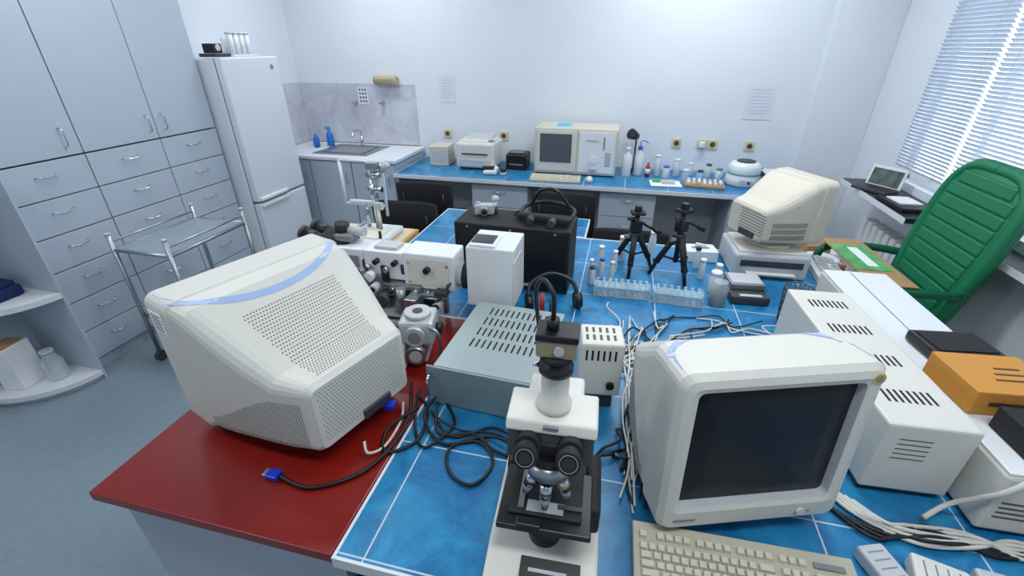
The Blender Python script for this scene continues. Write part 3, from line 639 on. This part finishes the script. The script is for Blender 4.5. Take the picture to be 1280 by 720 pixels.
def tripod(name,x,y,h,rz):
    b=B(name,(x,y,.751),rz)
    b.cyl((0,0,h*.25),(0,0,h),.012,BLACK); b.cyl((0,0,h*.55),(0,0,h*.68),.026,BLACK)
    for k in range(3):
        a=R(120*k+15); c,s_=math.cos(a),math.sin(a)
        b.cyl((.02*c,.02*s_,h*.62),(.085*c,.085*s_,h*.22),.014,BLACKM); b.cyl((.075*c,.075*s_,h*.3),(.11*c,.11*s_,0.007),.009,BLACK); b.cyl((0,0,h*.28),(.07*c,.07*s_,h*.32),.005,BLACK); b.sph((.11*c,.11*s_,.009),.009,BLACK)
        b.box((.085*c,.085*s_,h*.23),(.024,.024,.024),BLACK,.003)
    b.box((0,0,h*.78),(.055,.04,.055),BLACK,.006); b.box((0,0,h),(.065,.055,.014),BLACKM,.003); b.cyl((.02,0,h*.85),(.10,-.03,h*.72),.007,BLACK); b.cyl((.08,-.022,h*.755),(.11,-.034,h*.70),.011,BLACKM)
    b.cyl((-.02,0,h*.6),(-.05,0,h*.6),.010,GREY); b.cyl((0,0,h*.9),(-.045,.0,h*.9),.009,DGREY); b.box((0,0,h+.02),(.03,.03,.03),BLACK,.004)
    return b.done()
tripod("camera_tripod",.10,2.14,.30,R(10)); tripod("camera_tripod",.30,2.10,.34,R(40))
# ------------------------------------------------------------ cables
def cable(b,x0,y0,x1,y1,n,m,r=.004,amp=.08,z=.0,loop=0.02):
    pts=[]
    for i in range(n+1):
        u=i/n; a=amp*math.sin(math.pi*u)**.5 if 0<u<1 else 0
        pts.append((x0+(x1-x0)*u+random.uniform(-a,a),y0+(y1-y0)*u+random.uniform(-a,a),z+r+random.uniform(0,loop)))
    b.tube(pts,r,m,seg=7,sub=10)
b=B("cable_tangle",(.12,1.36,.751))
for k in range(9): cable(b,random.uniform(-.06,.05),random.uniform(-.12,0),random.uniform(-.12,.35),random.uniform(.2,.40),6,CABLEW,.0028,.07)
for k in range(7): cable(b,random.uniform(-.035,.03),random.uniform(-.62,-.45),random.uniform(-.02,.03),random.uniform(-.08,.30),6,CABLEW,.0028,.030)
for k in range(6): cable(b,random.uniform(-.035,.03),random.uniform(-.62,-.45),random.uniform(-.02,.05),random.uniform(-.05,.30),6,CABLEB,.0038,.030)
for k in range(4): cable(b,random.uniform(-.08,-.04),random.uniform(.0,.10),random.uniform(.1,.4),random.uniform(.22,.38),6,CABLEB,.0035,.05)
for k in range(3): cable(b,random.uniform(-.12,-.08),random.uniform(-.50,-.35),random.uniform(-.01,.03),random.uniform(-.45,-.30),5,CABLEB,.004,.03)
cable(b,.30,.3,.58,.35,5,CABLEW,.003,.05); cable(b,.25,.36,.53,.28,6,CABLEW,.003,.05); cable(b,.1,.3,.5,.38,5,CABLEB,.003,.05)
b.done()
b=B("cable_tangle",(-.33,.90,.751))
b.tube([(-.14,.07,.06),(-.16,.02,.02),(-.08,-.05,.006),(.02,-.02,.006),(.08,-.08,.006),(.05,-.16,.006),(-.02,-.14,.006),(-.05,-.06,.006),(.03,-.0,.006),(.10,-.01,.02),(.12,-.03,.01)],.0045,CABLEB)
b.tube([(-.13,.06,.05),(-.10,-.02,.01),(.0,.0,.01),(.07,-.04,.008),(.12,-.05,.006)],.0045,CABLEB)
b.tube([(-.14,.03,.03),(-.05,.01,.006),(.05,.02,.006),(.11,.0,.01)],.003,CABLEB)
b.tube([(-.15,.05,.02),(-.06,-.02,.006),(.04,.04,.006),(.11,.02,.01)],.0035,CABLEB)
b.done()
b=B("vga_cable",(-.78,.645,.751),0)
b.tube([(.0,0,.010),(.10,-.01,.006),(.2,.06,.006),(.24,.17,.006),(.24,.28,.02),(.22,.35,.09)],.0055,CABLEB)
b.box((-.015,0,.010),(.035,.03,.016),VGAB,.003); b.box((-.037,0,.010),(.012,.022,.010),STEEL,.001)
b.tube([(.17,.14,.03),(.19,.12,.012),(.22,.16,.006),(.22,.26,.006),(.20,.32,.02)],.004,CABLEW); b.box((.185,.27,.05),(.03,.03,.02),VGAB,.003)
b.tube([(.26,.30,.03),(.20,.22,.01),(.23,.14,.006),(.30,.2,.006),(.28,.32,.006),(.22,.38,.006)],.005,CABLEB)
b.tube([(.24,.36,.05),(.27,.25,.01),(.33,.18,.006),(.38,.28,.006),(.33,.36,.006),(.28,.42,.03)],.0045,CABLEB); b.done()
# long gently curved leads in front of the power supply
b=B("cable_tangle",(.80,.86,.751))
for k in range(5):
    o=.014*k
    b.tube([(-.21+o,.09-o*.6,.006),(-.17+o,.02-o*.5,.008+.004*k),(-.06,-.035+o*.7,.008+.006*(k%3)),(.06,-.02+o*.6,.012+.005*(k%2)),(.16,.02-o*.8,.008),(.27,-.01+o,.008)],.0048,CABLEW,sub=10)
for k in range(4):
    o=.017*k
    b.tube([(-.23+o,.04-o,.006),(-.14+o,-.045+o*.5,.008),(-.02,.015-o,.012+.004*k),(.10,-.03+o*.5,.008),(.25,.015-o*.6,.01)],.0042,CABLEB,sub=10)
b.tube([(-.02,.03,.02),(.03,.055,.05),(.06,.04,.10),(.08,.02,.15),(.12,.03,.195),(.17,.08,.2),(.2,.13,.197)],.006,CABLEW); b.done()
def adapter(x,y,rz,m=OFFW,sz=(.07,.10,.035)):
    b=B("power_adapter",(x,y,.751),rz); b.box((0,0,sz[2]/2),sz,m,.006)
    for k in range(4): b.box((0,-sz[1]*.3+sz[1]*.2*k,sz[2]),(sz[0]*.6,.003,.001),GREY)
    b.box((0,-sz[1]/2-.008,sz[2]/2),(.014,.02,.012),m,.003); b.done()
adapter(.635,.735,R(20),LGREY,sz=(.06,.09,.035)); adapter(.735,.73,R(75),OFFW,sz=(.07,.10,.04)); adapter(.86,.73,R(85),LGREY,(.07,.11,.04)); adapter(.98,.72,R(80),LGREY,(.08,.09,.045)); adapter(1.0,.80,R(70),REDP,(.035,.06,.02))
adapter(1.075,.80,R(10),BLACK,(.07,.09,.05))
# ------------------------------------------------------------ near the window
b=B("cardboard_box",(1.40,3.33,0),R(5)); b.box((0,0,.22),(.28,.26,.44),CARD,.003); b.box((0,0,.443),(.24,.22,.004),PAPER); b.box((-.05,.0,.50),(.15,.2,.11),CARD,.003); b.box((.07,0,.47),(.08,.18,.06),PAPER,.004); b.done()
b=B("plastic_bag",(1.30,3.02,0)); b.lathe((0,0,0),[(.10,0),(.13,.1),(.12,.3),(.09,.45),(.10,.56)],WHITE,seg=12); b.done()
b=B("laptop",(1.665,3.45,.901),R(-55)); b.box((0,-.02,.01),(.22,.15,.018),DGREY,.004); b.box((0,-.02,.0195),(.20,.10,.001),BLACK); b.box((0,.06,.075),(.22,.010,.14),WHITE,.003,rot=(-12,0,0)); b.box((0,.054,.076),(.19,.002,.105),mat("laptop_screen",(90,104,100),.3,noise=.6,nscale=20),rot=(-12,0,0)); b.done()
b=B("black_folder",(1.675,3.10,.901),R(4)); b.box((0,0,.012),(.18,.28,.022),BLACK,.003); b.box((.0,.02,.027),(.12,.15,.008),PAPER,.001); b.done()
b=B("black_folder",(1.75,2.0,.901),R(0)); b.box((0,0,.02),(.10,.30,.04),BLACK,.003); b.box((.0,.02,.045),(.07,.2,.012),LGREY,.001); b.done()
b=B("yellow_hose",(1.5,1.9,0))
b.tube([(0,.0,.02),(.1,.1,.2),(0,.1,.40),(.1,0,.5),(.05,-.1,.45),(-.05,-.05,.52),(.08,-.15,.55),(.1,-.2,.3),(0,-.2,.1),(.05,-.1,.02)],.014,YEL); b.done()
# ------------------------------------------------------------ back desk objects
b=B("analyser_instrument",(-.40,4.12,.751),R(0))
b.box((0,0,.20),(.70,.34,.38),BEIGE2,.012); b.box((-.16,-.172,.20),(.34,.008,.34),OFFW,.006); b.box((-.165,-.178,.225),(.27,.006,.235),mat("grey_screen",(86,92,98),.25),.004)
b.box((.18,-.172,.20),(.30,.008,.34),WHITE,.006)
for k in range(6): b.box((.28,-.178,.10+.02*k),(.05,.002,.006),GREY)
b.box((.24,-.178,.28),(.012,.002,.10),GREY); b.box((.14,-.178,.30),(.10,.003,.012),LGREY)
b.cyl((.16,-.178,.14),(.16,-.20,.14),.03,WHITE); b.bx(.13,.19,-.21,-.17,.06,.08,LGREY,.003)
b.box((0,.0,.0055),(.66,.30,.01),DGREY); b.box((-.12,0,.392),(.12,.16,.004),mat("blue_note",(90,190,220),.7)); b.done()
b=B("laser_printer",(-1.29,4.10,.751),R(0))
b.box((0,.0,.125),(.36,.32,.22),OFFW,.02); b.box((0,-.0,.238),(.32,.26,.02),OFFW,.008); b.box((0,.05,.255),(.24,.14,.02),LGREY,.004,rot=(12,0,0)); b.box((0,-.163,.14),(.24,.006,.012),DGREY); b.box((0,-.164,.06),(.30,.004,.06),LGREY,.002); b.box((.14,-.1,.252),(.04,.06,.006),GREY); b.bx(-.15,.15,-.13,.13,0,.02,DGREY); b.done()
b=B("small_grey_box",(-1.67,4.12,.751),R(4)); b.box((0,0,.09),(.18,.22,.18),BEIGE2,.01); b.box((0,-.111,.09),(.12,.003,.10),LGREY); b.done()
b=B("label_printer",(-.93,4.12,.751)); b.box((0,0,.07),(.19,.20,.14),BLACK,.015); b.box((0,-.03,.143),(.13,.10,.01),BLACKG,.003); b.box((0,-.101,.05),(.12,.004,.01),GREY); b.done()
b=B("desk_telephone",(-1.12,3.86,.751),R(10)); b.box((0,0,.02),(.12,.14,.035),WHITE,.01); b.cyl((-.05,-.02,.05),(.05,-.02,.05),.018,BLACKM); b.sph((-.05,-.02,.045),.025,BLACKM); b.sph((.05,-.02,.045),.025,WHITE); b.done()
b=B("computer_mouse",(-.25,3.80,.751),R(10)); b.sph((0,0,.012),.05,OFFW,(.6,1,.55)); b.bx(-.022,.022,-.035,.035,0,.01,OFFW); b.box((0,.03,.034),(.003,.03,.004),GREY); b.done()
b=B("webcam",(-1.0,3.84,.751)); b.cyl((0,0,0),(0,0,.02),.03,LGREY); b.sph((0,0,.045),.03,DGREY); b.done()
b=B("wash_bottle",(.14,4.1,.751)); b.lathe((0,0,0),[(.035,0),(.04,.01),(.04,.17),(.015,.2),(.015,.22)],MILKY); b.cyl((0,0,.22),(0,0,.245),.02,BLUEP); b.tube([(0,0,.245),(.0,0,.28),(.03,0,.29),(.06,0,.27)],.004,BLUEP); b.done()
b=B("wash_bottle",(.04,4.04,.751)); b.lathe((0,0,0),[(.035,0),(.04,.01),(.04,.17),(.015,.2),(.015,.22)],MILKY); b.cyl((0,0,.22),(0,0,.24),.02,WHITE); b.tube([(0,0,.24),(.0,0,.28),(-.02,0,.29),(-.04,0,.26)],.004,WHITE); b.done()
b=B("adjustable_desk_lamp",(.10,4.23,.751)); b.cyl((0,0,0),(0,0,.015),.05,BLACK); b.cyl((0,0,.01),(0,0,.3),.008,DGREY); b.cyl((0,0,.3),(-.05,-.06,.33),.03,BLACK,r2=.045); b.done()
b=B("small_bottle",(.22,4.06,.751)); b.lathe((0,0,0),[(.022,0),(.022,.08),(.01,.095),(.01,.12)],REDP); b.cyl((0,0,.03),(0,0,.07),.0225,WHITE); b.done()
for (x,y,h,r,l,m) in ((.30,4.12,.16,.03,WHITE,MILKY),(.37,4.05,.09,.03,BLUEP,MILKY),(.46,4.14,.13,.028,WHITE,MILKY),(.53,4.04,.07,.03,WHITE,GLASS),(.72,4.15,.10,.025,BROWN,MILKY),(.80,4.1,.08,.03,GRNP,MILKY),(.58,4.2,.09,.025,WHITE,MILKY),(.65,4.08,.06,.028,BROWN,GLASS)):
    jar("reagent_bottle",x,y,r,h,m,l)
b=B("test_tube_tray",(.66,3.86,.751),R(-6)); b.box((0,0,.012),(.30,.16,.02),CARD,.003)
for i in range(7):
    for j in range(3): b.cyl((-.12+.04*i,-.05+.05*j,.02),(-.12+.04*i,-.05+.05*j,.045),.012,[WHITE,MILKY,LGREY,WHITE][(i+j)%4],seg=10)
b.done()
b=B("paper_tray",(.36,3.84,.751),R(4)); b.box((0,0,.006),(.24,.17,.01),PAPER,.001); b.box((.02,0,.02),(.10,.08,.02),LGREY,.003); b.box((-.07,.03,.02),(.06,.05,.02),GRNP,.003); b.done()
b=B("centrifuge",(.965,4.0,.751)); b.lathe((0,0,0),[(.12,0),(.13,.01),(.13,.06),(.115,.09),(.12,.11),(.12,.15),(.10,.175),(.04,.185)],WHITE,seg=32)
b.lathe((0,0,.09),[(.122,0),(.1235,.002),(.1235,.012),(.122,.014)],mat("teal_band",(120,180,170),.5),seg=32); b.box((0,-.125,.04),(.09,.012,.04),LGREY,.004); b.cyl((.02,-.131,.04),(.02,-.14,.04),.009,BLACK); b.lathe((0,0,.175),[(.07,0),(.07,.014)],DGREY); b.done()
b=B("desk_tray_stack",(1.22,4.02,.751)); 
for k in range(4): b.box((0,0,.012+.028*k),(.2,.26,.012),[LGREY,GREY,DGREY,WHITE][k],.003)
for x in (-.09,.09): b.bx(x-.004,x+.004,.1,.12,0,.11,DGREY); b.bx(x-.004,x+.004,-.12,-.1,0,.11,DGREY)
b.done()
# ------------------------------------------------------------ outlets & papers
for x in (-1.70,-1.13,.45,.66,.75,1.05):
    b=B("wall_socket",(x,YB-.001,.985)); b.box((0,-.006,0),(.08,.012,.08),mat("socket_cream",(216,206,172),.4),.004); b.cyl((0,-.011,0),(0,-.014,0),.027,mat("socket_yellow",(176,160,104),.5)); b.cyl((0,-.0139,0),(0,-.0145,0),.02,BROWN)
    if abs(x-.66)<.01: b.box((0,-.035,0),(.05,.04,.05),WHITE,.01)
    b.done()
for x,z,w,h in ((-1.68,1.39,.16,.24),(1.05,1.33,.22,.26)):
    b=B("wall_notice",(x,YB-.001,z)); b.box((0,-.002,0),(w,.003,h),mat("notice_paper",(218,224,232),.8))
    for k in range(8): b.box((random.uniform(-.01,.01),-.004,h*.38-k*h*.1),(w*random.uniform(.5,.75),.001,.004),mat("faint_ink",(176,183,200),.8))
    b.done()
# ------------------------------------------------------------ world, camera
w=bpy.data.worlds.new("sky"); bpy.context.scene.world=w; w.use_nodes=True; nt=w.node_tree
bg=nt.nodes["Background"]; bg.inputs["Color"].default_value=(.84,.92,1,1); bg.inputs["Strength"].default_value=2.8
L=bpy.data.lights.new("window_daylight",'AREA'); L.shape='RECTANGLE'; L.size=3.0; L.size_y=1.5; L.energy=60; L.color=(.9,.96,1)
o=bpy.data.objects.new("window_daylight",L); o.location=(XR+.6,2.1,1.8); o.rotation_euler=(0,R(90),0); bpy.context.collection.objects.link(o)
cam=bpy.data.cameras.new("camera"); cam.sensor_width=36; cam.lens=36*566/1280; cam.clip_start=.05
co=bpy.data.objects.new("camera",cam); bpy.context.collection.objects.link(co)
co.location=(0,0,1.75); co.rotation_euler=(R(90-28.2),0,R(13.5)); bpy.context.scene.camera=co
bpy.context.scene.view_settings.view_transform='Standard'
